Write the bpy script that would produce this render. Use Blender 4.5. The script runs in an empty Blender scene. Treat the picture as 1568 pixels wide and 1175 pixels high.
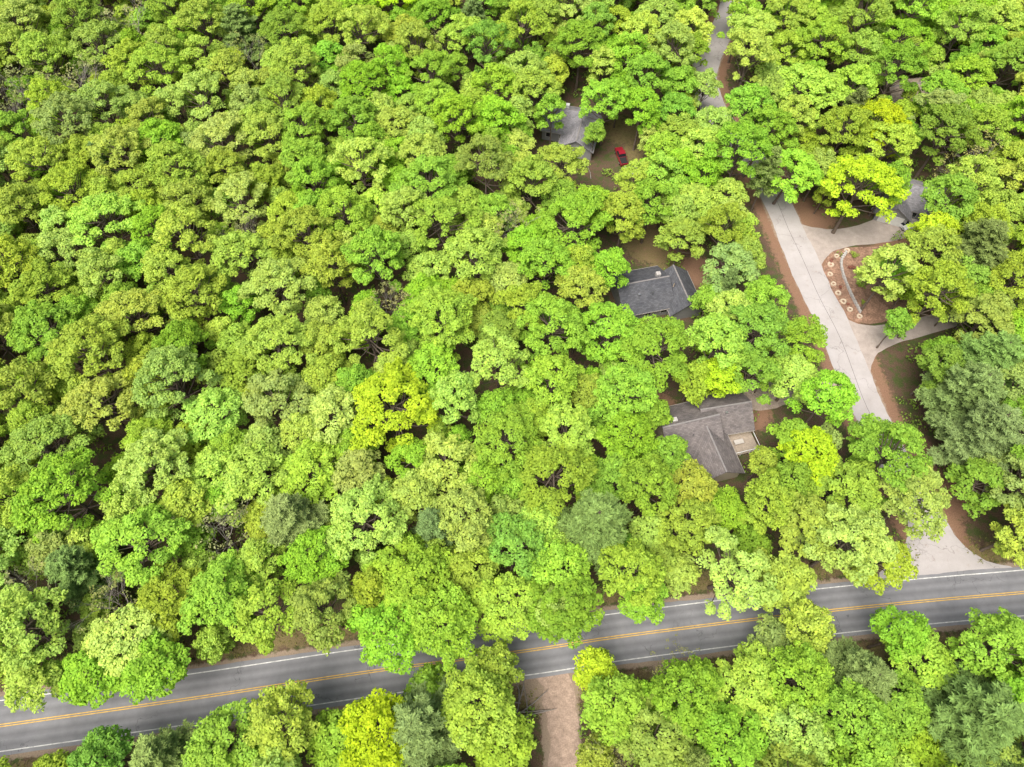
import bpy, math, random
import numpy as np
from mathutils import Vector, Quaternion
random.seed(7)
RG=np.random.default_rng(11)
scene=bpy.context.scene
COL=scene.collection

# ------------------------------------------------------------ helpers
def link(o,parent=None):
    COL.objects.link(o)
    if parent: o.parent=parent
    return o
def empty(name,x=0,y=0,z=0,rz=0):
    o=bpy.data.objects.new(name,None); o.empty_display_size=1
    o.location=(x,y,z); o.rotation_euler=(0,0,rz); return link(o)
def qmesh(name,V,Q,mi=None,tint=None,mats=(),smooth=False,attr='tint'):
    me=bpy.data.meshes.new(name); V=np.asarray(V,dtype=np.float32); Q=np.asarray(Q,dtype=np.int32)
    me.vertices.add(len(V)); me.vertices.foreach_set('co',V.ravel())
    me.loops.add(Q.size); me.loops.foreach_set('vertex_index',Q.ravel())
    me.polygons.add(len(Q)); me.polygons.foreach_set('loop_start',np.arange(0,Q.size,4,dtype=np.int32))
    if mi is not None: me.polygons.foreach_set('material_index',np.asarray(mi,dtype=np.int32))
    me.update(calc_edges=True)
    if tint is not None:
        a=me.color_attributes.new(attr,'FLOAT_COLOR','POINT'); a.data.foreach_set('color',np.asarray(tint,dtype=np.float32).ravel())
    for m in mats: me.materials.append(m)
    if smooth: me.polygons.foreach_set('use_smooth',np.ones(len(Q),dtype=bool))
    return me
def pmesh(name,V,Fc,mats,mi=None,parent=None):
    me=bpy.data.meshes.new(name); me.from_pydata([tuple(v) for v in V],[],Fc)
    for m in mats: me.materials.append(m)
    if mi: 
        for p,i in zip(me.polygons,mi): p.material_index=i
    me.update(); return link(bpy.data.objects.new(name,me),parent)
def box(name,cx,cy,z0,sx,sy,sz,mat,parent=None,rz=0):
    V=[(a*sx/2,b*sy/2,c*sz) for c in(0,1) for a,b in((-1,-1),(1,-1),(1,1),(-1,1))]
    Fc=[(3,2,1,0),(4,5,6,7),(0,1,5,4),(1,2,6,5),(2,3,7,6),(3,0,4,7)]
    o=pmesh(name,V,Fc,[mat],None,parent); o.location=(cx,cy,z0); o.rotation_euler=(0,0,rz); return o
def newmat(name):
    m=bpy.data.materials.new(name); m.use_nodes=True; nt=m.node_tree
    for n in list(nt.nodes): nt.nodes.remove(n)
    out=nt.nodes.new('ShaderNodeOutputMaterial'); return m,nt,out
def N(nt,t,**k):
    n=nt.nodes.new(t)
    for a,b in k.items(): setattr(n,a,b)
    return n
def noise(nt,scale,detail=4,rough=.6,vec=None):
    n=N(nt,'ShaderNodeTexNoise'); n.inputs['Scale'].default_value=scale; n.inputs['Detail'].default_value=detail; n.inputs['Roughness'].default_value=rough
    if vec is None:
        g=N(nt,'ShaderNodeNewGeometry'); vec=g.outputs['Position']
    nt.links.new(vec,n.inputs['Vector']); return n.outputs['Fac']
def ramp(nt,fac,stops):
    r=N(nt,'ShaderNodeValToRGB'); e=r.color_ramp.elements
    while len(e)<len(stops): e.new(.5)
    for i,(p,c) in enumerate(stops):
        e[i].position=p; e[i].color=(c[0],c[1],c[2],1)
    nt.links.new(fac,r.inputs[0]); return r.outputs[0]
def mixc(nt,f,a,b,mode='MIX'):
    m=N(nt,'ShaderNodeMix',data_type='RGBA',blend_type=mode)
    for s,v in ((m.inputs[0],f),(m.inputs[6],a),(m.inputs[7],b)):
        if isinstance(v,(int,float)): s.default_value=v
        elif isinstance(v,tuple): s.default_value=(v[0],v[1],v[2],1)
        else: nt.links.new(v,s)
    return m.outputs[2]
def math_(nt,op,a,b=None,c=None):
    m=N(nt,'ShaderNodeMath',operation=op)
    for s,v in zip(m.inputs,(a,b,c)):
        if v is None: continue
        if isinstance(v,(int,float)): s.default_value=v
        else: nt.links.new(v,s)
    return m.outputs[0]
def surf(nt,out,col,rough=.9,spec=.2,bump=None,bs=.3,metal=0):
    p=N(nt,'ShaderNodeBsdfPrincipled')
    if isinstance(col,tuple): p.inputs['Base Color'].default_value=(col[0],col[1],col[2],1)
    else: nt.links.new(col,p.inputs['Base Color'])
    p.inputs['Roughness'].default_value=rough; p.inputs['Specular IOR Level'].default_value=spec; p.inputs['Metallic'].default_value=metal
    if bump is not None:
        b=N(nt,'ShaderNodeBump'); b.inputs['Strength'].default_value=bs; b.inputs['Distance'].default_value=.05
        nt.links.new(bump,b.inputs['Height']); nt.links.new(b.outputs[0],p.inputs['Normal'])
    nt.links.new(p.outputs[0],out.inputs[0])
def varmat(name,c,var=.25,scale=2.0,rough=.9,spec=.2,metal=0,scale2=None):
    m,nt,out=newmat(name)
    f=noise(nt,scale,6,.7)
    a=tuple(x*(1-var) for x in c); b=tuple(min(1,x*(1+var)) for x in c)
    cc=ramp(nt,f,[(.3,a),(.7,b)])
    if scale2:
        f2=noise(nt,scale2,3,.6); k=ramp(nt,f2,[(.3,(1-var,)*3),(.7,(1+var*.4,)*3)]); cc=mixc(nt,1.0,cc,k,'MULTIPLY')
    surf(nt,out,cc,rough,spec,f,.25,metal); return m

# ------------------------------------------------------------ materials
def leafmat(name,trans=.25):
    m,nt,out=newmat(name)
    oi=N(nt,'ShaderNodeObjectInfo'); at=N(nt,'ShaderNodeVertexColor',layer_name='tint')
    c=mixc(nt,1.0,oi.outputs['Color'],at.outputs[0],'MULTIPLY')
    d=N(nt,'ShaderNodeBsdfDiffuse'); nt.links.new(c,d.inputs[0])
    t=N(nt,'ShaderNodeBsdfTranslucent'); nt.links.new(c,t.inputs[0])
    ms=N(nt,'ShaderNodeMixShader'); ms.inputs[0].default_value=trans
    nt.links.new(d.outputs[0],ms.inputs[1]); nt.links.new(t.outputs[0],ms.inputs[2])
    nt.links.new(ms.outputs[0],out.inputs[0]); return m
M_leaf=leafmat('foliage',.25); M_need=leafmat('needles',.15)
M_bark=varmat('bark',(.16,.125,.1),.4,3,.95)
M_barkg=varmat('grey_bark',(.3,.27,.24),.3,3,.95)

def roofmat(name,c):
    m,nt,out=newmat(name)
    tc=N(nt,'ShaderNodeTexCoord'); br=N(nt,'ShaderNodeTexBrick')
    nt.links.new(tc.outputs['Object'],br.inputs['Vector'])
    br.inputs['Scale'].default_value=1.0; br.inputs['Brick Width'].default_value=.5; br.inputs['Row Height'].default_value=.22
    br.inputs['Mortar Size'].default_value=.012; br.inputs['Color1'].default_value=(*[x*.8 for x in c],1); br.inputs['Color2'].default_value=(*[x*1.2 for x in c],1)
    br.inputs['Mortar'].default_value=(*[x*.5 for x in c],1)
    f=noise(nt,.5,5,.7); k=ramp(nt,f,[(.3,(.78,.78,.78)),(.7,(1.2,1.17,1.12))])
    cc=mixc(nt,1.0,br.outputs[0],k,'MULTIPLY')
    f3=noise(nt,7,3,.7); k3=ramp(nt,f3,[(.6,(0,0,0)),(.75,(1,1,1))])
    cc=mixc(nt,math_(nt,'MULTIPLY',k3,.35),cc,(.16,.1,.05))
    surf(nt,out,cc,.95,.15,f3,.2); return m
M_roofA=roofmat('charcoal_shingle',(.105,.11,.125)); M_roofB=roofmat('brown_grey_shingle',(.19,.172,.172)); M_roofC=roofmat('grey_shingle',(.27,.265,.29)); M_roofE=roofmat('tan_shingle',(.36,.3,.24))
M_cap=varmat('ridge_shingle',(.24,.225,.22),.2,3,.9)
def siding(name,c):
    m,nt,out=newmat(name); tc=N(nt,'ShaderNodeTexCoord'); w=N(nt,'ShaderNodeTexWave',wave_type='BANDS',bands_direction='Z',wave_profile='SAW')
    nt.links.new(tc.outputs['Object'],w.inputs[0]); w.inputs['Scale'].default_value=1.6
    cc=ramp(nt,w.outputs[1],[(0,tuple(x*.6 for x in c)),(.2,c)])
    surf(nt,out,cc,.7,.3,w.outputs[1],.3); return m
M_sidT=siding('tan_siding',(.5,.42,.32)); M_sidG=siding('grey_siding',(.3,.3,.3)); M_sidC=siding('cream_siding',(.62,.54,.42))
M_white=varmat('white_paint',(.7,.7,.68),.08,2,.5,.4)
M_gut=varmat('gutter_paint',(.34,.31,.28),.1,2,.5,.4)
M_whiteR=varmat('road_line_white',(.62,.62,.6),.4,1.5,.7); M_yellow=varmat('road_line_yellow',(.68,.43,.1),.3,1.5,.7)
M_metal=varmat('galvanised_metal',(.5,.5,.5),.15,3,.35,.5,.8)
M_concrete=varmat('concrete',(.46,.43,.39),.15,1.2,.9,.2)
M_stone=varmat('wall_stone',(.44,.42,.4),.3,2.2,.9); M_disc=varmat('sand_stone',(.55,.45,.34),.2,4,.9)
M_wood=varmat('deck_wood',(.36,.3,.24),.25,4,.85)
def glass():
    m,nt,out=newmat('window_glass'); surf(nt,out,(.02,.025,.03),.08,.6); return m
M_glass=glass()
def paint(n,c):
    m,nt,out=newmat(n); p=N(nt,'ShaderNodeBsdfPrincipled'); p.inputs['Base Color'].default_value=(*c,1); p.inputs['Roughness'].default_value=.3; p.inputs['Coat Weight'].default_value=.6
    f=noise(nt,1.5); r=ramp(nt,f,[(.3,(.25,.25,.25)),(.7,(.4,.4,.4))]); nt.links.new(r,p.inputs['Roughness']); nt.links.new(p.outputs[0],out.inputs[0]); return m
M_red=paint('red_car_paint',(.3,.015,.03)); M_silver=paint('silver_car_paint',(.5,.52,.55)); M_wcar=paint('white_car_paint',(.75,.75,.76)); M_tyre=varmat('rubber',(.03,.03,.03),.2,5)

# ------------------------------------------------------------ road layout (metres)
MAIN=[(-70.5,6.2),(-44.3,9.7),(-21.8,12.9),(3.4,16.1),(15.9,17.9),(40.3,20.8),(60.3,22.8),(77.3,24.2)]
SIDE=[(61.4,189.2),(56.4,171.3),(48.1,152.5),(45.9,142.6),(47.3,131.1),(52.7,119.2),(55.0,108.3),(56.8,95.5),(58.3,83.7),(60.2,72.9),(61.2,63.0),(62.2,53.2),(64.3,41.8),(66.2,34.1),(67.5,26.4)]
DIRT=[(5.3,17.5),(5.7,14.7),(6.3,11.3),(6.7,7.1),(6.9,3.1),(7.1,-.7),(8,-20),(12,-45)]
def extend(p,d0,d1):
    p=[np.array(a,float) for a in p]
    a=p[0]-p[1]; a/=np.linalg.norm(a); b=p[-1]-p[-2]; b/=np.linalg.norm(b)
    return [p[0]+a*k*20 for k in range(d0//20,0,-1)]+p+[p[-1]+b*k*20 for k in range(1,d1//20+1)]
def catmull(p,step=1.0):
    p=[2*p[0]-p[1]]+list(p)+[2*p[-1]-p[-2]]; out=[]
    for i in range(1,len(p)-2):
        n=max(2,int(np.linalg.norm(p[i+1]-p[i])/step))
        for k in range(n):
            t=k/n; out.append(.5*((2*p[i])+(-p[i-1]+p[i+1])*t+(2*p[i-1]-5*p[i]+4*p[i+1]-p[i+2])*t*t+(-p[i-1]+3*p[i]-3*p[i+1]+p[i+2])*t**3))
    out.append(p[-2]); return np.array(out)
mainL=catmull(extend(MAIN,260,260)); sideL=catmull(extend(SIDE,140,0)); dirtL=catmull(extend(DIRT,0,0))
def dist(P,L):
    P=np.atleast_2d(P); d=np.full(len(P),1e9); A=L[:-1]; B=L[1:]; AB=B-A; l2=(AB**2).sum(1)
    for s in range(0,len(P),4000):
        q=P[s:s+4000,None,:]; t=np.clip(((q-A)*AB).sum(2)/l2,0,1); c=A+t[...,None]*AB
        d[s:s+4000]=np.sqrt(((q-c)**2).sum(2)).min(1)
    return d
def ribbon(name,L,o0,o1,z,mat,jit=0,nx=1,parent=None):
    T=np.gradient(L,axis=0); T/=np.linalg.norm(T,axis=1)[:,None]; Nn=np.stack([-T[:,1],T[:,0]],1)
    offs=np.linspace(o0,o1,nx+1); V=[];tint=[]
    r=np.random.default_rng(len(L)); ja=np.convolve(r.normal(0,1,len(L)+4),np.ones(5)/5,'valid')*jit*2; jb=np.convolve(r.normal(0,1,len(L)+4),np.ones(5)/5,'valid')*jit*2
    for i,o in enumerate(offs):
        oo=o+(ja if i==0 else jb if i==nx else np.zeros(len(L))); P=L+Nn*oo.reshape(-1,1)
        V.append(np.column_stack([P,np.full(len(L),z)])); tint.append(np.full(len(L),(o-o0)/(o1-o0)))
    n=len(L); V=np.concatenate(V); t=np.concatenate(tint); Q=[]
    for i in range(nx):
        a=np.arange(n-1)+i*n; Q.append(np.stack([a,a+1,a+1+n,a+n],1))
    Q=np.concatenate(Q)
    me=qmesh(name,V,Q,None,np.column_stack([t,t,t,np.ones_like(t)]),[mat]); return link(bpy.data.objects.new(name,me),parent)

def cracks(nt,c,scale,dark,wmask=.5):
    g=N(nt,'ShaderNodeNewGeometry'); nn=N(nt,'ShaderNodeTexNoise'); nn.inputs['Scale'].default_value=.45; nn.inputs['Detail'].default_value=6; nt.links.new(g.outputs['Position'],nn.inputs[0])
    v=N(nt,'ShaderNodeTexVoronoi',feature='DISTANCE_TO_EDGE'); v.inputs['Scale'].default_value=scale
    sc=N(nt,'ShaderNodeVectorMath',operation='SCALE'); nt.links.new(nn.outputs['Color'],sc.inputs[0]); sc.inputs['Scale'].default_value=5.0
    ad=N(nt,'ShaderNodeVectorMath',operation='ADD'); nt.links.new(g.outputs['Position'],ad.inputs[0]); nt.links.new(sc.outputs[0],ad.inputs[1]); nt.links.new(ad.outputs[0],v.inputs[0])
    k=ramp(nt,v.outputs[0],[(.002,(1,)*3),(.008,(0,0,0))]); mk=ramp(nt,noise(nt,.12,2,.5),[(wmask-.03,(0,0,0)),(wmask+.08,(1,1,1))])
    return mixc(nt,math_(nt,'MULTIPLY',math_(nt,'MULTIPLY',k,mk),.6),c,dark)
def asphalt():
    m,nt,out=newmat('asphalt'); at=N(nt,'ShaderNodeVertexColor',layer_name='tint'); 
    f=noise(nt,.35,6,.65); c=ramp(nt,f,[(.3,(.195,.197,.21)),(.7,(.26,.262,.275))])
    tr=ramp(nt,at.outputs[0],[(0,(1.1,)*3),(.1,(1,)*3),(.17,(.8,)*3),(.25,(1.06,)*3),(.33,(.8,)*3),(.42,(1.05,)*3),(.5,(1.0,)*3),(.58,(1.05,)*3),(.67,(.8,)*3),(.75,(1.06,)*3),(.83,(.8,)*3),(.92,(1,)*3)])
    c=mixc(nt,1.0,c,tr,'MULTIPLY')
    f2=noise(nt,25,3,.8); c=mixc(nt,1.0,c,ramp(nt,f2,[(.3,(.85,)*3),(.7,(1.15,)*3)]),'MULTIPLY')
    c=cracks(nt,c,.14,(.05,.05,.05)); surf(nt,out,c,.85,.25,f2,.2); return m
def street():
    m,nt,out=newmat('worn_pale_asphalt'); f=noise(nt,.25,6,.65); c=ramp(nt,f,[(.3,(.40,.37,.36)),(.7,(.49,.46,.455))])
    f2=noise(nt,18,4,.8); c=mixc(nt,1.0,c,ramp(nt,f2,[(.3,(.86,)*3),(.7,(1.12,)*3)]),'MULTIPLY')
    c=cracks(nt,c,.11,(.16,.14,.13),.4)
    f3=noise(nt,.9,5,.7); c=mixc(nt,ramp(nt,f3,[(.58,(0,)*3),(.8,(.5,)*3)]),c,(.27,.19,.13))
    surf(nt,out,c,.9,.2,f2,.2); return m
M_asph=asphalt(); M_street=street()
M_drive=varmat('tan_driveway',(.42,.36,.325),.17,.7,.9,scale2=9)
M_gravel=varmat('gravel',(.42,.34,.28),.3,4,.95,scale2=.7)
M_dirt=varmat('dirt_track',(.43,.32,.25),.3,1.2,.95,scale2=5)
M_mulch=varmat('red_mulch',(.33,.2,.14),.45,3,.95,scale2=.8)
M_tar=varmat('tar_seal',(.12,.11,.11),.3,3,.8)

ribbon('main_road',mainL,-3.85,3.85,.034,M_asph,.06,16)
marks=empty('road_markings')
ribbon('edge_line',mainL,3.2,3.34,.038,M_whiteR,parent=marks); ribbon('edge_line',mainL,-3.34,-3.2,.038,M_whiteR,parent=marks)
ribbon('centre_line',mainL,.08,.21,.038,M_yellow,parent=marks); ribbon('centre_line',mainL,-.21,-.08,.038,M_yellow,parent=marks)
sL=sideL[sideL[:,1]>27]
ribbon('side_street',sL,-3.05,3.05,.026,M_street,.13,4)
sm=sL[(sL[:,1]>45)&(sL[:,1]<112)]; wob=np.sin(np.arange(len(sm))*.35)*.12
ribbon('street_seam',sm+wob[:,None]*[1,0],-.035,.035,.030,M_tar)
def poly(name,pts,z,mat,smooth=2):
    p=[np.array(a,float) for a in pts]
    for _ in range(smooth):
        q=[]
        for i in range(len(p)):
            a,b=p[i],p[(i+1)%len(p)]; q+= [a*.75+b*.25,a*.25+b*.75]
        p=q
    if sum(p[i][0]*p[(i+1)%len(p)][1]-p[(i+1)%len(p)][0]*p[i][1] for i in range(len(p)))<0: p=p[::-1]
    rr=random.Random(len(p)); 
    me=bpy.data.meshes.new(name); me.from_pydata([(a[0]+rr.uniform(-.1,.1),a[1]+rr.uniform(-.1,.1),z) for a in p],[],[tuple(range(len(p)))]); me.materials.append(mat); return link(bpy.data.objects.new(name,me))
poly('street_junction',[(63.4,37),(62,32),(59,28.5),(54,26.2),(46,24.2),(50,21),(78,23.5),(78.5,27.9),(73.5,28.6),(70.3,31.5),(68.6,36)],.021,M_street,2)
DRVD=[(54,102),(57.8,98.8),(63.5,96.9),(68.8,97.2),(74.8,99.8),(80,102),(83,97),(80.1,94.6),(73.9,93.2),(66.4,92.4),(62.0,89.5),(59.5,84.5),(56.5,82)]
DRV2=[(58.5,79),(61.2,76.0),(65.2,72.9),(71.5,73.6),(78.9,75.5),(98.7,81.3),(120,86),(120,82),(97.1,77.1),(78.3,71.5),(71.0,69.3),(67.0,67.5),(64.5,64.0),(63.6,59.5),(60,60)]
ISL=[(61.6,87.8),(63.6,91.0),(67.5,92.3),(71.5,92.2),(75.7,92.9),(79.7,88.6),(78.9,77.8),(71.8,74.6),(67.5,73.4),(64.0,74.0),(62.0,76.5),(60.9,79.8),(60.2,84.5)]
DRVB=[(40.5,60.3),(44.3,61.3),(49.9,60.6),(60,61.5),(60,58.3),(49.4,57.2),(43.7,54.8),(40.5,56.0)]
poly('driveway',DRVD,.014,M_drive); poly('driveway',DRV2,.016,M_drive); poly('gravel_driveway',DRVB,.012,M_gravel)
poly('planting_bed',ISL,.020,M_mulch,2)
ribbon('dirt_track',dirtL,-2.3,2.3,.010,M_dirt,.45,4)

# ------------------------------------------------------------ ground sheet
def axis(a,b,step):
    c=list(np.arange(a,b+.01,step)); lo=[];hi=[];s=step*2;x=a
    while x>-2500: x-=s; lo.append(x); s*=1.5
    s=step*2; x=b
    while x<2500: x+=s; hi.append(x); s*=1.5
    return np.array(lo[::-1]+c+hi)
gx=axis(-160,160,.8); gy=axis(-30,215,.8); X,Y=np.meshgrid(gx,gy); GP=np.column_stack([X.ravel(),Y.ravel()])
inn=(abs(GP[:,0])<165)&(GP[:,1]>-35)&(GP[:,1]<220)
dm=np.full(len(GP),99.);ds=dm.copy();dd=dm.copy(); dm[inn]=dist(GP[inn],mainL[::3]); ds[inn]=dist(GP[inn],sideL[::3]); dd[inn]=dist(GP[inn],dirtL)
def circ(c,r,s=2.5): return np.clip((r-np.hypot(GP[:,0]-c[0],GP[:,1]-c[1]))/s+.5,0,1)
sand=np.clip(1.1-(dm-3.7)/1.3,0,1); sand=np.maximum(sand,np.clip(1.0-(dd-2.0)/1.5,0,1)); sand=np.maximum(sand,circ((5.5,12),4.5,3)); sand=np.maximum(sand,circ((22,14.5),3,4)*.8)
sand=np.maximum(sand,np.clip(1-(ds-2.9)/1.0,0,1)*.8)
grass=np.clip(1.1-abs(dm-6.2)/2.6,0,1)*.8
for c,r in(((27,93),6),((25,127),6),((28,120),5),((30,88),4)): grass=np.maximum(grass,circ(c,r,4)*.62)
red=np.clip(1.1-(ds-3.2)/3.5,0,1)
for c,r in(((29,94),6),((41,55),4),((67,46),5),((70,39),4),((24,43),4),((25,55),4),((58,112),5),((78,90),6),((62,101),5),((36,86),4)): red=np.maximum(red,circ(c,r,4))
n=len(gx); ii=np.arange(len(gy)-1)[:,None]*n+np.arange(n-1)[None,:]; ii=ii.ravel(); Q=np.stack([ii,ii+1,ii+1+n,ii+n],1)
def groundmat():
    m,nt,out=newmat('forest_floor'); at=N(nt,'ShaderNodeVertexColor',layer_name='mask'); sp=N(nt,'ShaderNodeSeparateColor'); nt.links.new(at.outputs[0],sp.inputs[0])
    f=noise(nt,.5,8,.75); f2=noise(nt,6,6,.8); f3=noise(nt,1.3,6,.7)
    c=ramp(nt,f2,[(.3,(.06,.04,.03)),(.5,(.12,.08,.056)),(.72,(.23,.155,.105))])
    c=mixc(nt,ramp(nt,f,[(.46,(0,)*3),(.58,(.75,)*3)]),c,ramp(nt,f2,[(.3,(.025,.05,.012)),(.7,(.09,.15,.035))]))
    def blend(c,mask,col,k=.9):
        t=math_(nt,'ADD',mask,math_(nt,'MULTIPLY',math_(nt,'SUBTRACT',f3,.5),1.3)); t=math_(nt,'MULTIPLY_ADD',t,4.0,-1.6)
        t=math_(nt,'MINIMUM',math_(nt,'MAXIMUM',t,0),k); return mixc(nt,t,c,col)
    c=blend(c,sp.outputs[2],ramp(nt,f2,[(.3,(.15,.08,.055)),(.7,(.38,.23,.15))]))
    c=blend(c,sp.outputs[1],ramp(nt,f2,[(.3,(.1,.09,.035)),(.5,(.2,.16,.075)),(.7,(.33,.24,.13))]))
    c=blend(c,sp.outputs[0],ramp(nt,f2,[(.3,(.22,.165,.12)),(.7,(.42,.33,.25))]))
    surf(nt,out,c,1,.05,f2,.6); return m
me=qmesh('ground',np.column_stack([GP,np.zeros(len(GP))]),Q,None,np.column_stack([sand,grass,red,np.ones(len(GP))]),[groundmat()],attr='mask')
link(bpy.data.objects.new('ground',me))

# ------------------------------------------------------------ trees
def tube(V,Q,MI,pts,rad,mi,sides=5):
    pts=np.array(pts,float); base=sum(len(v) for v in V); ring=[]
    d=pts[-1]-pts[0]; d/=np.linalg.norm(d)+1e-9; a=np.cross(d,[.3,.9,.2]); a/=np.linalg.norm(a); b=np.cross(d,a)
    th=np.arange(sides)/sides*2*math.pi
    for p,r in zip(pts,rad): ring.append(p+np.outer(np.cos(th),a)*r+np.outer(np.sin(th),b)*r)
    V.append(np.concatenate(ring)); q=[]
    for i in range(len(pts)-1):
        for j in range(sides):
            q.append((base+i*sides+j,base+i*sides+(j+1)%sides,base+(i+1)*sides+(j+1)%sides,base+(i+1)*sides+j))
    Q.append(np.array(q)); MI.append(np.full(len(q),mi))
def norm(a): return a/(np.linalg.norm(a,axis=1)[:,None]+1e-9)
def cards(V,Q,MI,TI,pos,nrm,tan,L,W,tb,ty,mi):
    base=sum(len(v) for v in V); n=len(pos); b=norm(np.cross(nrm,tan)); a=norm(np.cross(b,nrm))
    L=L[:,None];W=W[:,None]
    vv=np.stack([pos+a*L,pos+b*W+a*L*.1,pos-a*L,pos-b*W+a*L*.1],1).reshape(-1,3)
    V.append(vv); Q.append(base+np.arange(4*n).reshape(n,4)); MI.append(np.full(n,mi))
    T=np.column_stack([tb*(1+.16*ty),tb*(1+.05*ty),tb*(1-.2*ty),np.ones(n)])
    TI.append((base,np.repeat(T,4,axis=0)))
def finish(name,V,Q,MI,TI,mats):
    VV=np.concatenate(V); T=np.ones((len(VV),4),np.float32)
    for s,t in TI: T[s:s+len(t)]=t
    return qmesh(name,VV,np.concatenate(Q),np.concatenate(MI),T,mats)
def puffleaves(r,V,Q,MI,TI,C,RP,dens,size,mi=1,zf=.8,cull=0):
    cnt=np.maximum(5,(dens*RP**2).astype(int)); idx=np.repeat(np.arange(len(C)),cnt); n=len(idx)
    d=norm(r.normal(size=(n,3))); flip=(d[:,2]<-.1)&(r.random(n)<.9); d[flip,2]*=-1
    pos=C[idx]+d*(RP[idx]*r.uniform(.62,1.12,n))[:,None]*[1,1,zf]
    if cull:   # drop leaves buried inside neighbouring clumps
        keep=np.ones(n,bool)
        for s in range(0,n,3000):
            q=(pos[s:s+3000,None,:]-C[None])/[1,1,zf]; dd=np.sqrt((q**2).sum(2))/RP[None]
            dd[np.arange(len(q)),idx[s:s+3000]]=9; keep[s:s+3000]=(dd.min(1)>cull)
        pos=pos[keep]; idx=idx[keep]; d=d[keep]; n=len(idx)
    nr=norm(d*.85+r.normal(size=(n,3))*.38+[0,0,.4]); pb=r.uniform(.88,1.12,len(C)); py=r.random(len(C))
    cards(V,Q,MI,TI,pos,nr,r.normal(size=(n,3)),r.uniform(.7,1.3,n)*size,r.uniform(.7,1.3,n)*size*.65,pb[idx]*r.uniform(.82,1.18,n),np.clip(py[idx]*.7+r.random(n)*.4,0,1),mi)
def decid(name,R,T,seed,dens=104,lobfrac=1.0,size=.21):
    r=np.random.default_rng(seed); V=[];Q=[];MI=[];TI=[]
    ph=r.uniform(0,6.28,3); am=r.uniform(.05,.14,3)
    def rim(a): return R*(1+am[0]*math.sin(2*a+ph[0])+am[1]*math.sin(3*a+ph[1])+am[2]*math.sin(5*a+ph[2]))
    lob=[]; target=int((11+R*3.4)*lobfrac)
    for k in range(1500):
        if len(lob)>=target: break
        a=r.uniform(0,6.28); q=math.sqrt(r.random())*.84; d=q*rim(a); rl=r.uniform(.8,1.35)*(.66+.065*R)*(1.08-.25*q)
        x,y=d*math.cos(a),d*math.sin(a)
        if any((x-l[0])**2+(y-l[1])**2<(.53*(rl+l[3]))**2 for l in lob): continue
        z=T-rl*.8-T*.34*q**1.8-r.uniform(0,.9); lob.append((x,y,z,rl))
    for k in range(int(target*.22)):
        a=r.uniform(0,6.28); d=r.uniform(.5,.9)*rim(a); lob.append((d*math.cos(a),d*math.sin(a),T*r.uniform(.42,.58),r.uniform(.8,1.2)))
    tp=np.array([0,0,T*.45]); top=np.array([r.uniform(-.4,.4),r.uniform(-.4,.4),T*.78])
    tube(V,Q,MI,[(0,0,-.2),(0,0,1),tp*.5+[.1,0,0],tp,top],[.05*R+.1,.04*R+.05,.035*R+.04,.03*R+.02,.05],0,7)
    C=[];RP=[]
    for l in lob:
        c=np.array(l[:3]); s=tp+(top-tp)*r.uniform(0,.8)*(1 if c[2]>T*.6 else 0)
        if c[2]<T*.6: s=tp*.85
        mid=s+(c-s)*.5+[0,0,-.4+r.uniform(0,.5)]
        tube(V,Q,MI,[s,mid,c],[.025*R,.016*R,.03],0,4)
        npf=int(4+4.4*l[3]**2)
        for j in range(npf):
            d=r.normal(size=3); d/=np.linalg.norm(d); d[2]=abs(d[2]) if r.random()<.95 else d[2]
            C.append(c+d*[1,1,.8]*l[3]*r.uniform(.5,.98)); RP.append(r.uniform(.4,.82))
    puffleaves(r,V,Q,MI,TI,np.array(C),np.array(RP),dens,size,cull=.7)
    return finish(name,V,Q,MI,TI,[M_bark,M_leaf])
def pine(name,R,T,seed):
    r=np.random.default_rng(seed); V=[];Q=[];MI=[];TI=[]
    tube(V,Q,MI,[(0,0,-.2),(0,0,T*.5),(0,0,T)],[.3,.2,.04],0,7)
    P_=[];N_=[];D_=[];B_=[]
    z=T*.4; 
    while z<T-.3:
        f=(z-T*.4)/(T*.6); L=R*(1-f)**.7*r.uniform(.8,1.1)+.3; k=r.integers(5,8); a0=r.uniform(0,6.28)
        for j in range(k):
            a=a0+j*6.28/k+r.uniform(-.25,.25); LL=L*r.uniform(.65,1.2); up=r.uniform(.0,.3)+f*.5
            dr=np.array([math.cos(a),math.sin(a),up*.6]); e=np.array([0,0,z])+dr*LL
            tube(V,Q,MI,[(0,0,z),e],[.06,.02],0,3)
            m=int(LL/.4)+2; pbv=r.uniform(.85,1.15)
            for q in np.linspace(.3,1,m):
                w=(1-abs(q-.6))*LL*.26
                for s in (-1,1,0):
                    for u in np.arange(.15,max(w,.2),.42) if s else (0,):
                        side=np.array([-math.sin(a),math.cos(a),0])*s
                        c=np.array([0,0,z])+dr*LL*q+side*u+dr*u*.5+[0,0,r.uniform(-.08,.12)]
                        nn=5; dd=norm(r.normal(size=(nn,3))*.7+dr*.8+side*.5+[0,0,.4])
                        P_.append(c+dd*.2); D_.append(dd); N_.append(norm(r.normal(size=(nn,3))*.4+[0,0,1.])); B_.append(np.full(nn,pbv*r.uniform(.8,1.2)))
        z+=r.uniform(.6,.95)*(1-.3*f)
    P_=np.concatenate(P_);D_=np.concatenate(D_);N_=np.concatenate(N_);B_=np.concatenate(B_); n=len(P_)
    cards(V,Q,MI,TI,P_,N_,D_,r.uniform(.22,.4,n),r.uniform(.06,.1,n),B_*r.uniform(.8,1.2,n),r.random(n)*.4,1)
    return finish(name,V,Q,MI,TI,[M_bark,M_need])
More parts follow.
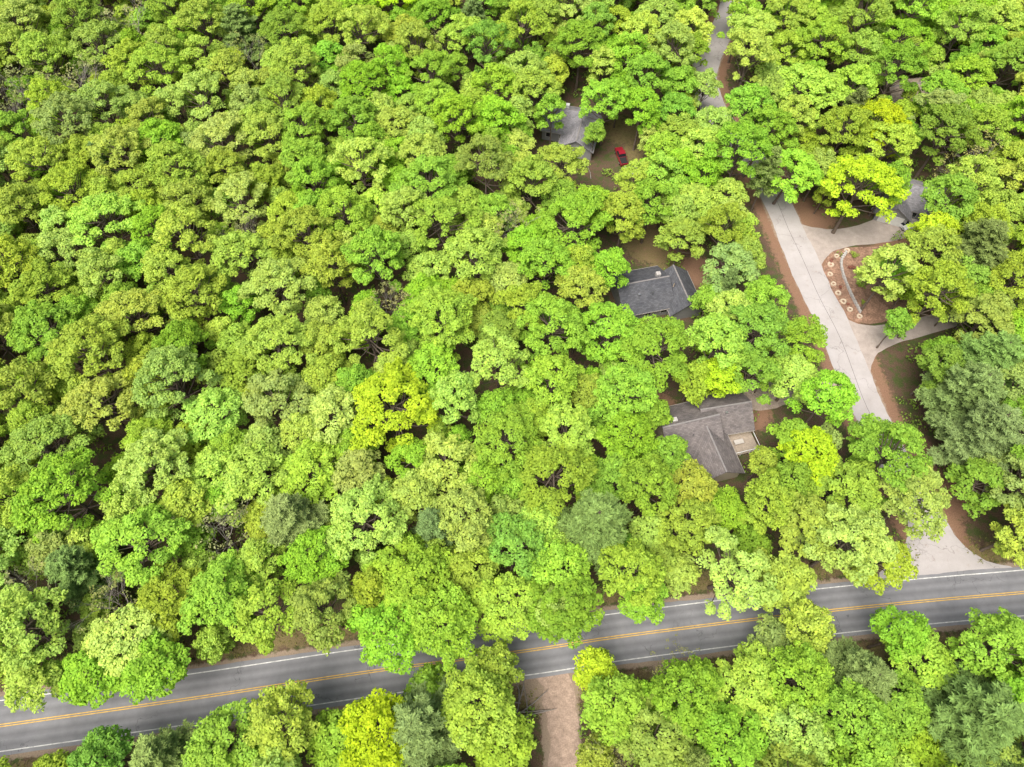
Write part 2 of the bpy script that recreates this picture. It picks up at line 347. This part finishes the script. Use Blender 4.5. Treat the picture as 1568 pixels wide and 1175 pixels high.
def bare(name,R,T,seed):
    r=np.random.default_rng(seed); V=[];Q=[];MI=[];TI=[]; tips=[]
    def br(p,d,L,rad,lev):
        e=p+d*L; m=(p+e)/2+r.normal(size=3)*L*.06; tube(V,Q,MI,[p,m,e],[rad,rad*.75,rad*.5],0,3 if lev else 6)
        if lev>=4: tips.append(e); return
        for k in range(4 if lev<3 else 3):
            dn=d+r.normal(size=3)*[.55,.55,.35]+[0,0,.12]; dn/=np.linalg.norm(dn); br(p+(e-p)*r.uniform(.5,1),dn,L*r.uniform(.55,.8),rad*.5,lev+1)
    br(np.array([0,0,-.2]),np.array([0,0,1.]),T*.42,.17,0)
    tips=np.array(tips); C=tips[r.random(len(tips))<.45]; puffleaves(r,V,Q,MI,TI,C,np.full(len(C),.4),60,.14)
    return finish(name,V,Q,MI,TI,[M_barkg,M_leaf])
SIZES=[(2.6,10.5),(3.7,13.5),(4.8,16),(6.2,18)]
DEC={i:[decid('deciduous_tree_mesh',R,T,100*i+k,lobfrac=(1.0 if k<6 else .75)) for k in range(7)] for i,(R,T) in enumerate(SIZES)}
PIN=[pine('pine_tree_mesh',4.5,17,500+k) for k in range(4)]
BAR=[bare('bare_tree_mesh',3.5,14,700+k) for k in range(3)]

PAL={'Y':(.45,.64,.04),'L':(.41,.60,.12),'G':(.30,.545,.065),'O':(.355,.52,.078),'K':(.24,.44,.065),'S':(.34,.49,.13),'p':(.235,.345,.10),'b':(.33,.37,.15)}
NAMES={'Y':'maple_tree','L':'ash_tree','G':'oak_tree','O':'birch_tree','K':'elm_tree','S':'aspen_tree','p':'pine_tree','b':'bare_tree'}
placed=[]
def place(x,y,r,k,lean=(0,0)):
    c=PAL[k]; 
    if k=='p': me=random.choice(PIN); s=r/4.5; zs=.75+.25*s+random.uniform(-.08,.08)
    elif k=='b': me=random.choice(BAR); s=r/3.6; zs=random.uniform(.9,1.1)
    else:
        i=min(range(4),key=lambda j:abs(SIZES[j][0]-r)); me=random.choice(DEC[i]); s=r/SIZES[i][0]; zs=random.uniform(.88,1.1)
    o=bpy.data.objects.new(NAMES[k],me); o.location=(x,y,0); o.scale=(s,s,zs); o.rotation_euler=(0,0,random.uniform(0,6.283))
    if lean!=(0,0):
        v=Vector((lean[0],lean[1],1)); o.rotation_mode='QUATERNION'
        o.rotation_quaternion=Vector((0,0,1)).rotation_difference(v.normalized())@Quaternion((0,0,1),random.uniform(0,6.283))
    b=random.gauss(1,.08); h=random.gauss(0,.045)
    o.color=(max(.01,c[0]*b*(1+h)),c[1]*b*(1-h*.3),c[2]*b*random.uniform(.8,1.25),1)
    link(o); placed.append((x,y,r))
HERO="""-50 16 55L, -46 21 5O, -39 21 5G, -63 17 6L, -55 10 4G, -61 8 35L, -46 11 4G, -32 19 5O, -25 19 45S, -19 22 35O, -14 24 55G, -15 14 5G, -9 16 5G, -11 11 3G, -1 20 5O, -2 14 35O, 7 24 5G, 8 18 5G, 11 14 25Y, 5 17 35L, 16 24 45O, 18 19 35G, 30 23 6L, 25 31 45O, 37 23 4O, 39 19 35O, 46 28 6L, 52 26 4O, 58 35 52L, 42 31 5O, 56 41 6G, 57 46 4G, 45 42 5Y, 49 36 5O, 37 34 45O, 49 51 45G, 43 45 35G, -28 6 45O, -35 3 5G, -16 5 5Y, -21 4 4G, -11 5 5p, -4 8 5O, -1 4 4O, -43 2 4p, -50 2 35K, 13 8 42G, 18 4 5L, 22 9 45G, 26 4 5G, 30 10 5L, 36 11 45G, 36 17 3S, 40 15 3O, 45 11 45p, 52 16 35G, 54 13 4G, 42 6 5G, 57 6 65p, 63 15 5G, 35 5 45L, 49 8 4K, 14 3 3b, 22 12 25b, -18 49 75Y, -46 49 5L, -38 39 55L, -23 39 4S, 12 31 55p, -31 32 45p, -43 31 4b, -64 67 6L, -71 76 45L, -29 102 6L, 11 87 7G, 6 78 5G, 16 64 65G, 23 60 7K, 41 64 62K, 39 57 45K, 48 63 45G, 39 78 5S, 39 88 45O, 44 104 65G, 29 102 5G, 24 101 37O, 35 97 4L, 38 109 5L, 21 90 45O, 12 73 45O, 10 104 5O, -5 102 6S, 15 140 7K, 35 137 6S, 34 122 4K, 41 148 55L, 51 134 6L, 63 125 8L, 61 140 5O, 65 96 7Y, 56 100 55G, 75 109 6O, 74 114 6Y, 67 112 6O, 52 113 6G, 49 119 55G, 58 118 5L, 54 163 5O, 62 170 5G, 46 160 5K, 53 151 45G, 78 87 45Y, 75 81 5O, 66 77 5L, 80 77 4K, 82 81 6p, 87 88 5O, 88 75 6O, 77 58 6p, 72 52 55p, 70 58 35K, 71 45 55p, 76 45 6K, 79 52 6S, 75 37 6S, 69 38 4K, 73 31 45L, 33 61 5O, 34 57 35Y, 18 52 5G, 18 45 45G, 20 37 45K, 24 43 3G, 27 37 4O, 16 39 4K, -58 140 4b, 1 90 4b, -54 21 4b, -60 25 4p, -55 123 4S, -46 131 6L"""
def nearest(L,x,y):
    i=((L-[x,y])**2).sum(1).argmin(); return L[i],math.hypot(L[i][0]-x,L[i][1]-y)
for t in HERO.split(','):
    a,b,c=t.split(); x,y=float(a),float(b); k=c[-1]; rr=c[:-1]; r=float(rr) if len(rr)==1 else int(rr)/10
    x+=random.uniform(-.4,.4); y+=random.uniform(-.4,.4); lean=(0,0)
    for L,m in((mainL,5.3),(sideL,4.6)):
        q,d=nearest(L,x,y)
        if d<m:
            ux,uy=(x-q[0])/(d+1e-6),(y-q[1])/(d+1e-6); sh=m-d; x+=ux*sh; y+=uy*sh; lean=(-ux*min(sh,2.6)/13,-uy*min(sh,2.6)/13)
    place(x,y,r*.99,k,lean)
CLEAR=[(28.4,92.9,6),(24.7,79.7,6.5),(31.5,78.5,5.5),(29.5,50,6.5),(36,53,5.5),(31.5,45,4.5),(38.5,49,3),(45.5,58.3,5),(13,127,6.5),(9,129,5),(10,123,4),(18,122,6),(25.3,127.7,6),(24,116,3.5),
 (60,94,6),(66,95,4),(73,97,5),(62,84,5),(79,99,3),(64,80,4.5),(66,70,4),(72,71.5,3.5),(78,73,3),(65,60,2.5),(67,47.6,3),(69,40.7,3),(71,33,2.5),(82.5,104,4.5),(89.6,135.8,3),(46.5,140,2.2)]
BUILD=[(24.7,79.7,7),(31.5,78.5,6),(29.5,50,7),(36,53,6),(31.5,45,5.5),(13,127,7.5),(83,104,7),(89.6,135.8,7),(76,97,4)]
mc=mainL[::2]; sv=sideL[((sideL[:,1]>52)&(sideL[:,1]<110))|(sideL[:,1]<36)]
def sampler(rlist,ov):
    for r0,n in rlist:
        xs=RG.uniform(-165,165,n); ys=RG.uniform(-14,207,n); rs=r0*RG.uniform(.9,1.1,n); P_=np.column_stack([xs,ys])
        G=P_*1.141; ok=(abs(xs)<90+.42*ys)
        ok&=dist(G,mc)>4.1+rs*.85; ok&=dist(P_,mc)>5.6; ok&=dist(G,sv)>3.4+rs*.85; ok&=dist(P_,sideL)>5; ok&=dist(P_,dirtL)>3.2; ok&=dist(G,dirtL)>2.6+rs*.85
        for c in CLEAR: ok&=np.hypot(G[:,0]-c[0],G[:,1]-c[1])>c[2]+rs*.85
        for c in BUILD: ok&=np.hypot(xs-c[0],ys-c[1])>c[2]
        for x,y,r in zip(xs[ok],ys[ok],rs[ok]):
            A=np.array(placed)
            if ((A[:,0]-x)**2+(A[:,1]-y)**2<(ov*(A[:,2]+r))**2).any(): continue
            f=math.sin(x*.11+y*.07)*.5+math.sin(y*.13-x*.05)*.5
            if x<-20-.15*y: ks='OOOOOLLLOGGLSO' 
            elif x<20+.1*y: ks='GGGGGLLOOLKLOG'
            else: ks='GGOOLLGKGSOL'
            ks=ks*3
            if y>120: ks+='GGKS'
            if f>.4: ks+='LLYL' 
            if f<-.4: ks+='GKO'
            k=random.choice(ks)
            u=random.random()
            if u<.012: k='p'
            elif u<.026: k='b'
            place(x,y,r,k)
sampler([(6.0,900),(5.0,3000),(4.1,6000)],.69); sampler([(3.3,9000),(2.6,9000),(2.1,9000)],.63)

r=np.random.default_rng(5); C=np.column_stack([r.uniform(-130,130,4200),r.uniform(-8,190,4200)])
ok=(dist(C,mc)>6.3)&(dist(C,sideL)>5)&(dist(C,dirtL)>3)
for c in CLEAR+[(27,118,7),(29,95,7)]: ok&=np.hypot(C[:,0]-c[0],C[:,1]-c[1])>c[2]*.8+.8
C=C[ok]; RP=r.uniform(.5,1.4,len(C)); V=[];Q=[];MI=[];TI=[]
puffleaves(r,V,Q,MI,TI,np.column_stack([C,RP*.45]),RP,26,.22,0)
me=finish('undergrowth',V,Q,MI,TI,[M_leaf]); o=link(bpy.data.objects.new('undergrowth',me)); o.color=(.22,.36,.07,1)
C=np.column_stack([r.uniform(-90,100,26000),r.uniform(-5,40,26000)]); d=dist(C,mc); ok=(d>4.4+r.uniform(0,1.5,len(C)))&(d<9)&(dist(C,dirtL)>2.6)&(dist(C,sideL)>3.8); C=C[ok]
V=[];Q=[];MI=[];TI=[]; puffleaves(r,V,Q,MI,TI,np.column_stack([C,np.full(len(C),.05)]),r.uniform(.12,.35,len(C)),60,.1,0)
me=finish('verge_grass',V,Q,MI,TI,[M_leaf]); o=link(bpy.data.objects.new('verge_grass',me)); o.color=(.24,.26,.09,1)
for x,y,s in((63.2,88.6,.5),(63.4,82,.45),(66.5,87,.7),(67.2,82.5,.6),(68,90,.8),(66.8,78.5,.55),(70,86,.9),(63.9,78,.4),(33.5,84.5,.7),(22,71.5,.6),(41,47.5,.6),(36,44,.5)):
    V=[];Q=[];MI=[];TI=[]; nb=6; cc=np.column_stack([r.normal(0,s*.35,nb),r.normal(0,s*.35,nb),r.uniform(.3,.7,nb)*s]); puffleaves(r,V,Q,MI,TI,cc,np.full(nb,s*.5),600,.07,0)
    me=finish('garden_shrub',V,Q,MI,TI,[M_leaf]); o=link(bpy.data.objects.new('garden_shrub',me)); o.location=(x,y,.02); o.color=random.choice([(.16,.28,.06,1),(.3,.42,.08,1),(.3,.14,.12,1)])
V=[];Q=[];MI=[]
for k in range(70):
    x,y=(r.uniform(-90,90),r.uniform(0,150)) if k>14 else (r.uniform(-1,2.5),r.uniform(4,13))
    if min(dist((x,y),mc)[0]-6,dist((x,y),sideL)[0]-5,dist((x,y),dirtL)[0]-3)<0: continue
    if any(math.hypot(x-c[0],y-c[1])<c[2]+2 for c in CLEAR): continue
    a=r.uniform(0,3.14); L=r.uniform(2,6); e=(x+L*math.cos(a),y+L*math.sin(a),.35); tube(V,Q,MI,[(x,y,.12),((x+e[0])/2+.2,(y+e[1])/2,.2),e],[.13,.09,.04],0,5)
link(bpy.data.objects.new('fallen_branches',qmesh('fallen_branches',np.concatenate(V),np.concatenate(Q),None,None,[M_barkg])))

# ------------------------------------------------------------ houses
def block(par,cx,cy,L,W,ang,wh,rh,roof,wall,ridge='x',oh=.45,base=0):
    if ridge=='y': L,W,ang=W,L,ang+math.pi/2
    e=bpy.data.objects.new('wing',None); link(e,par); e.location=(cx,cy,base); e.rotation_euler=(0,0,ang)
    a,b=L/2,W/2
    V=[(-a,-b,0),(a,-b,0),(a,b,0),(-a,b,0),(-a,-b,wh),(a,-b,wh),(a,b,wh),(-a,b,wh),(-a,0,wh+rh-.04),(a,0,wh+rh-.04)]
    pmesh('walls',V,[(0,1,5,4),(2,3,7,6),(1,2,6,9,5),(3,0,4,8,7)],[wall],None,e)
    sl=rh/b; A=a+oh; B=b+oh; z0=wh-sl*oh; zr=wh+rh; t=.16
    V=[(-A,-B,z0),(A,-B,z0),(A,0,zr),(-A,0,zr),(-A,B,z0),(A,B,z0)]
    V+=[(x,y,z-t) for x,y,z in V]
    pmesh('roof',V,[(0,1,2,3),(3,2,5,4),(6,9,8,7),(9,10,11,8),(0,6,7,1),(4,5,11,10),(0,3,9,6),(3,4,10,9),(1,7,8,2),(2,8,11,5)],[roof],None,e)
    box('ridge_cap',0,0,zr-.02,2*A-.02,.26,.05,M_cap,e)
    for s in(-1,1): box('gutter',0,s*(B+.05),z0-.13,2*A,.09,.1,M_gut,e)
    for s in(-1,1):
        for k in range(max(1,int(L/3))):
            x=-a+(k+.5)*L/max(1,int(L/3)); box('window_frame',x,s*(b+.03),1.0,1.3,.08,1.2,M_white,e); box('window',x,s*(b+.06),1.1,1.1,.08,1.0,M_glass,e)
    return e
def pipe(par,x,y,z,h=.6,r=.09,mat=None):
    V=[];Q=[];MI=[]; tube(V,Q,MI,[(x,y,z),(x,y,z+h)],[r,r],0,8); link(bpy.data.objects.new('vent_pipe',qmesh('vent_pipe',V[0],Q[0],None,None,[mat or M_metal])),par)
R_=math.radians
A=empty('charcoal_roof_house',27,79,0,R_(13))
block(A,-2.6,.9,9.2,9.2,0,2.8,2.7,M_roofA,M_sidG,'x'); block(A,4.3,-1,5.8,8.6,0,2.6,2.3,M_roofA,M_sidG,'y')
box('chimney',.6,1.9,4,.8,.8,1.7,M_stone,A); pipe(A,-1.5,-1.5,4.3); pipe(A,3,-.5,4,.8,.1,M_disc); box('front_step',8,-2,0,1.4,2,.25,M_concrete,A); box('roof_vent',-4,-1.3,4.5,.4,.4,.25,M_metal,A)
box('entry_door',7.24,-2,.25,.08,1.0,2.1,M_white,A)
B=empty('brown_roof_house',31,50,0,R_(14))
block(B,-1.8,.6,9,9,0,2.9,3.1,M_roofB,M_sidC,'x'); block(B,5.2,2.2,8,7,R_(-4),2.7,2.5,M_roofB,M_sidC,'x'); block(B,.6,-4.4,7,8,0,2.7,2.5,M_roofB,M_sidC,'y')
box('garage_door',9.36,1.9,.05,.1,4.6,2.2,M_white,B); box('porch_deck',6.9,-3.2,.5,5.0,3.6,.15,M_wood,B)
for k in range(4): box('porch_post',4.5+k*1.6,-4.95,.05,.12,.12,1.5,M_white,B); 
box('porch_rail',6.9,-4.95,1.55,5.0,.1,.08,M_white,B); box('porch_rail',9.35,-3.2,1.55,.1,3.4,.08,M_white,B); box('picnic_table_top',6.4,-3.0,1.3,1.6,.8,.06,M_concrete,B); box('picnic_table_leg',6.4,-3.0,.65,.3,.3,.65,M_wood,B)
pipe(B,-2,-1.5,4.6); pipe(B,1.5,-3,4.3,.7); box('chimney',-4.2,1.6,4.2,.8,.7,1.7,M_stone,B); box('roof_vent',5,1.2,4.6,.4,.4,.22,M_metal,B)
C_=empty('grey_roof_house',13.5,126.5,0,R_(-14))
block(C_,0,0,12,8.6,0,3,2.7,M_roofC,M_sidG,'x'); block(C_,2.3,-5,7,6.5,0,2.7,2.1,M_roofC,M_sidG,'y')
pipe(C_,-3,1,5,.8); box('chimney',-1.5,.9,4.2,.8,.8,1.9,M_white,C_)
def dish(par,x,y,z):
    e=bpy.data.objects.new('satellite_dish',None); link(e,par); e.location=(x,y,z); V=[(0,0,0)];Fc=[]
    for i in range(12): V.append((.45*math.cos(i*math.pi/6),.45*math.sin(i*math.pi/6),.14))
    for i in range(12): Fc.append((0,1+i,1+(i+1)%12))
    d=pmesh('dish',V,Fc,[M_white],None,e); d.rotation_euler=(.9,0,.5); box('mast',0,0,-.7,.06,.06,.7,M_metal,e)
dish(C_,-4.2,-.6,5.4)
D=empty('grey_garage_house',83.5,103.5,0,R_(-22))
block(D,0,0,11,8.5,0,2.9,2.4,M_roofC,M_sidG,'x'); block(D,-4,-4,6,6,0,2.7,2.0,M_roofC,M_sidG,'y'); box('garage_door',-4,-7.06,.05,4.6,.1,2.2,M_white,D)
for k in range(5): box('porch_step',1.5,-4.8-.32*k,0,3,.32,.9-.18*k,M_concrete,D)
for k in range(6): box('porch_baluster',.1+k*.6,-6.6,0,.1,.1,1.2,M_white,D)
box('porch_rail',1.6,-6.6,1.2,3.2,.12,.08,M_white,D)
E=empty('tan_roof_house',91,136,0,R_(10)); block(E,0,0,11,8.5,0,2.9,2.2,M_roofE,M_sidT,'x'); pipe(E,2,1,4.4)

# ------------------------------------------------------------ vehicles
def car(name,x,y,rz,paint_,pickup=False):
    e=empty(name,x,y,.02,rz)
    if pickup: low=[(-2.7,.45),(-2.75,.95),(-.6,1.0),(-.2,1.05),(1.2,1.05),(2.6,.92),(2.75,.5)]; cab=[(-.65,1.02,-.5,1.72),(1.3,1.04,.55,1.74)]
    else: low=[(-2.3,.4),(-2.35,.85),(-1.9,.98),(-.9,.98),(1.0,.95),(2.1,.8),(2.3,.45)]; cab=[(-1.95,.97,-1.4,1.45),(1.15,.94,.35,1.47)]
    W=.92; V=[];Fc=[]; n=len(low)
    for s,w in((-1,W),(1,W)):
        for px,pz in low: V.append((px,s*(w-.06*(abs(px)>2)-.04*(pz>.9)),pz))
        V.append((low[-1][0]-.1,s*w*.95,.28)); V.append((low[0][0]+.1,s*w*.95,.28))
    m=n+2; Fc.append(tuple(range(m))); Fc.append(tuple(range(2*m-1,m-1,-1)))
    for i in range(m): j=(i+1)%m; Fc.append((i,i+m,j+m,j))
    o=pmesh('body',V,Fc,[paint_],None,e); b=o.modifiers.new('bevel','BEVEL'); b.width=.06; b.segments=2
    (x0,z0,x1,z1),(x3,z3,x2,z2)=cab; w0,w1=.84,.68
    V=[(x0,-w0,z0),(x3,-w0,z3),(x3,w0,z3),(x0,w0,z0),(x1,-w1,z1),(x2,-w1,z2),(x2,w1,z2),(x1,w1,z1)]
    pmesh('windows',V,[(0,1,5,4),(1,2,6,5),(2,3,7,6),(3,0,4,7)],[M_glass],None,e)
    o=pmesh('roof_panel',[(x1-.03,-w1-.02,z1),(x2+.05,-w1-.02,z2),(x2+.05,w1+.02,z2),(x1-.03,w1+.02,z1)]+[(x1,-w1+.05,z1+.05),(x2,-w1+.05,z2+.05),(x2,w1-.05,z2+.05),(x1,w1-.05,z1+.05)],[(4,5,6,7),(0,1,5,4),(1,2,6,5),(2,3,7,6),(3,0,4,7)],[paint_],None,e)
    if pickup: box('cargo_bed',-1.7,0,1.0,1.9,1.5,.02,M_tyre,e)
    for wx in((-1.45,1.45) if not pickup else (-1.75,1.75)):
        for s in(-1,1):
            V=[];Q=[];MI=[]; tube(V,Q,MI,[(wx,s*.72,.34),(wx,s*.95,.34)],[.34,.34],0,16); link(bpy.data.objects.new('wheel',qmesh('wheel',V[0],Q[0],None,None,[M_tyre])),e)
            V=[];Q=[];MI=[]; tube(V,Q,MI,[(wx,s*.94,.34),(wx,s*.96,.34),(wx,s*.965,.34)],[.2,.2,.001],0,12); link(bpy.data.objects.new('hub',qmesh('hub',V[0],Q[0],None,None,[M_metal])),e)
    for s in(-1,1): box('headlight',(2.66 if pickup else 2.2),s*.62,.66,.1,.3,.14,M_white,e); box('door_mirror',(x3-.15),s*1.0,1.0,.14,.18,.12,paint_,e)
car('red_pickup_truck',23.9,117.6,R_(100),M_red,True); car('white_car',26.2,113.2,R_(170),M_wcar)
car('silver_car',76.4,100.6,R_(-60),M_silver); car('white_car',79.6,98.4,R_(-62),M_wcar)

mb=empty('mailbox',60.6,112.5,0,.3); box('post',0,0,0,.12,.12,1.1,M_wood,mb); o=box('mail_box',0,0,1.1,.55,.25,.3,M_white,mb); o.modifiers.new('b','BEVEL').width=.06; box('flag',0,.15,1.25,.05,.02,.25,M_red,mb)
mb=empty('sign_post',59.6,107.5,0,.3); box('post',0,0,0,.14,.14,2.0,M_white,mb); box('cross_arm',.45,0,1.75,1.1,.1,.1,M_white,mb); box('sign_board',.55,0,1.1,.7,.05,.55,M_white,mb)

WL=catmull([np.array(a) for a in [(66.6,90.6),(65.2,88.6),(64.7,85.3),(65.0,80.6),(65.7,76.2)]],.5)
V=[];Fc=[]; rr=random.Random(3)
for i,(x,y) in enumerate(WL):
    for row in range(2):
        sx,sy,sz=rr.uniform(.24,.3),rr.uniform(.16,.24),.2; zz=.02+row*.21; a=rr.uniform(-.15,.15)+math.pi/2; b0=len(V)
        for c in(0,1):
            for u,v in((-1,-1),(1,-1),(1,1),(-1,1)):
                k=.85 if c else 1; X_,Y_=u*sx*k,v*sy*k; V.append((x+(.02*row)+X_*math.cos(a)-Y_*math.sin(a),y+X_*math.sin(a)+Y_*math.cos(a)+row*.22,zz+c*sz))
        Fc+=[tuple(b0+q for q in f) for f in((4,5,6,7),(0,1,5,4),(1,2,6,5),(2,3,7,6),(3,0,4,7))]
pmesh('stone_retaining_wall',V,Fc,[M_stone])
for i,(x,y) in enumerate([(67.0,91.3),(64.6,89.9),(62.9,87.7),(62.2,85.3),(62.3,82.9),(62.7,80.7),(63.2,78.7),(64.0,76.8),(65.4,75.2)]):
    V=[];Fc=[];rr=random.Random(i); rad=rr.uniform(.5,.64); m=14
    for z,k in((.0,1.05),(.16,1.0),(.22,.86),(.12,.4)):
        for j in range(m): a=j*2*math.pi/m; q=rad*k*(1+.06*math.sin(3*a+i)); V.append((x+q*math.cos(a),y+q*math.sin(a),z+.02))
    for l in range(3):
        for j in range(m): Fc.append((l*m+j,l*m+(j+1)%m,(l+1)*m+(j+1)%m,(l+1)*m+j))
    Fc.append(tuple(3*m+j for j in range(m))); mi=[0]*(3*m)+[1]
    pmesh('round_stone_planter',V,Fc,[M_disc,M_mulch],mi)
    
# ------------------------------------------------------------ light, sky, camera
w=bpy.data.worlds.new('World'); scene.world=w; w.use_nodes=True; nt=w.node_tree
for n_ in list(nt.nodes): nt.nodes.remove(n_)
sky=nt.nodes.new('ShaderNodeTexSky'); sky.sky_type='NISHITA'; sky.sun_disc=False; sky.sun_elevation=R_(64); sky.sun_rotation=R_(215); sky.air_density=1.0; sky.dust_density=6.0; sky.ozone_density=.5
bg=nt.nodes.new('ShaderNodeBackground'); bg.inputs[1].default_value=.145; oo=nt.nodes.new('ShaderNodeOutputWorld'); nt.links.new(sky.outputs[0],bg.inputs[0]); nt.links.new(bg.outputs[0],oo.inputs[0])
sl=bpy.data.lights.new('sun','SUN'); sl.energy=4.2; sl.angle=R_(38); sl.color=(1,.965,.91); so=link(bpy.data.objects.new('sun',sl)); so.location=(-60,-60,150); so.rotation_euler=(R_(26),0,R_(-35))
cam=bpy.data.cameras.new('camera'); cam.lens=24; cam.sensor_width=36; cam.clip_end=6000; cam.clip_start=.5
co=link(bpy.data.objects.new('camera',cam)); co.location=(0,0,105); co.rotation_euler=(R_(30),0,0); scene.camera=co
scene.view_settings.view_transform='Standard'; scene.view_settings.look='None'; scene.view_settings.exposure=0
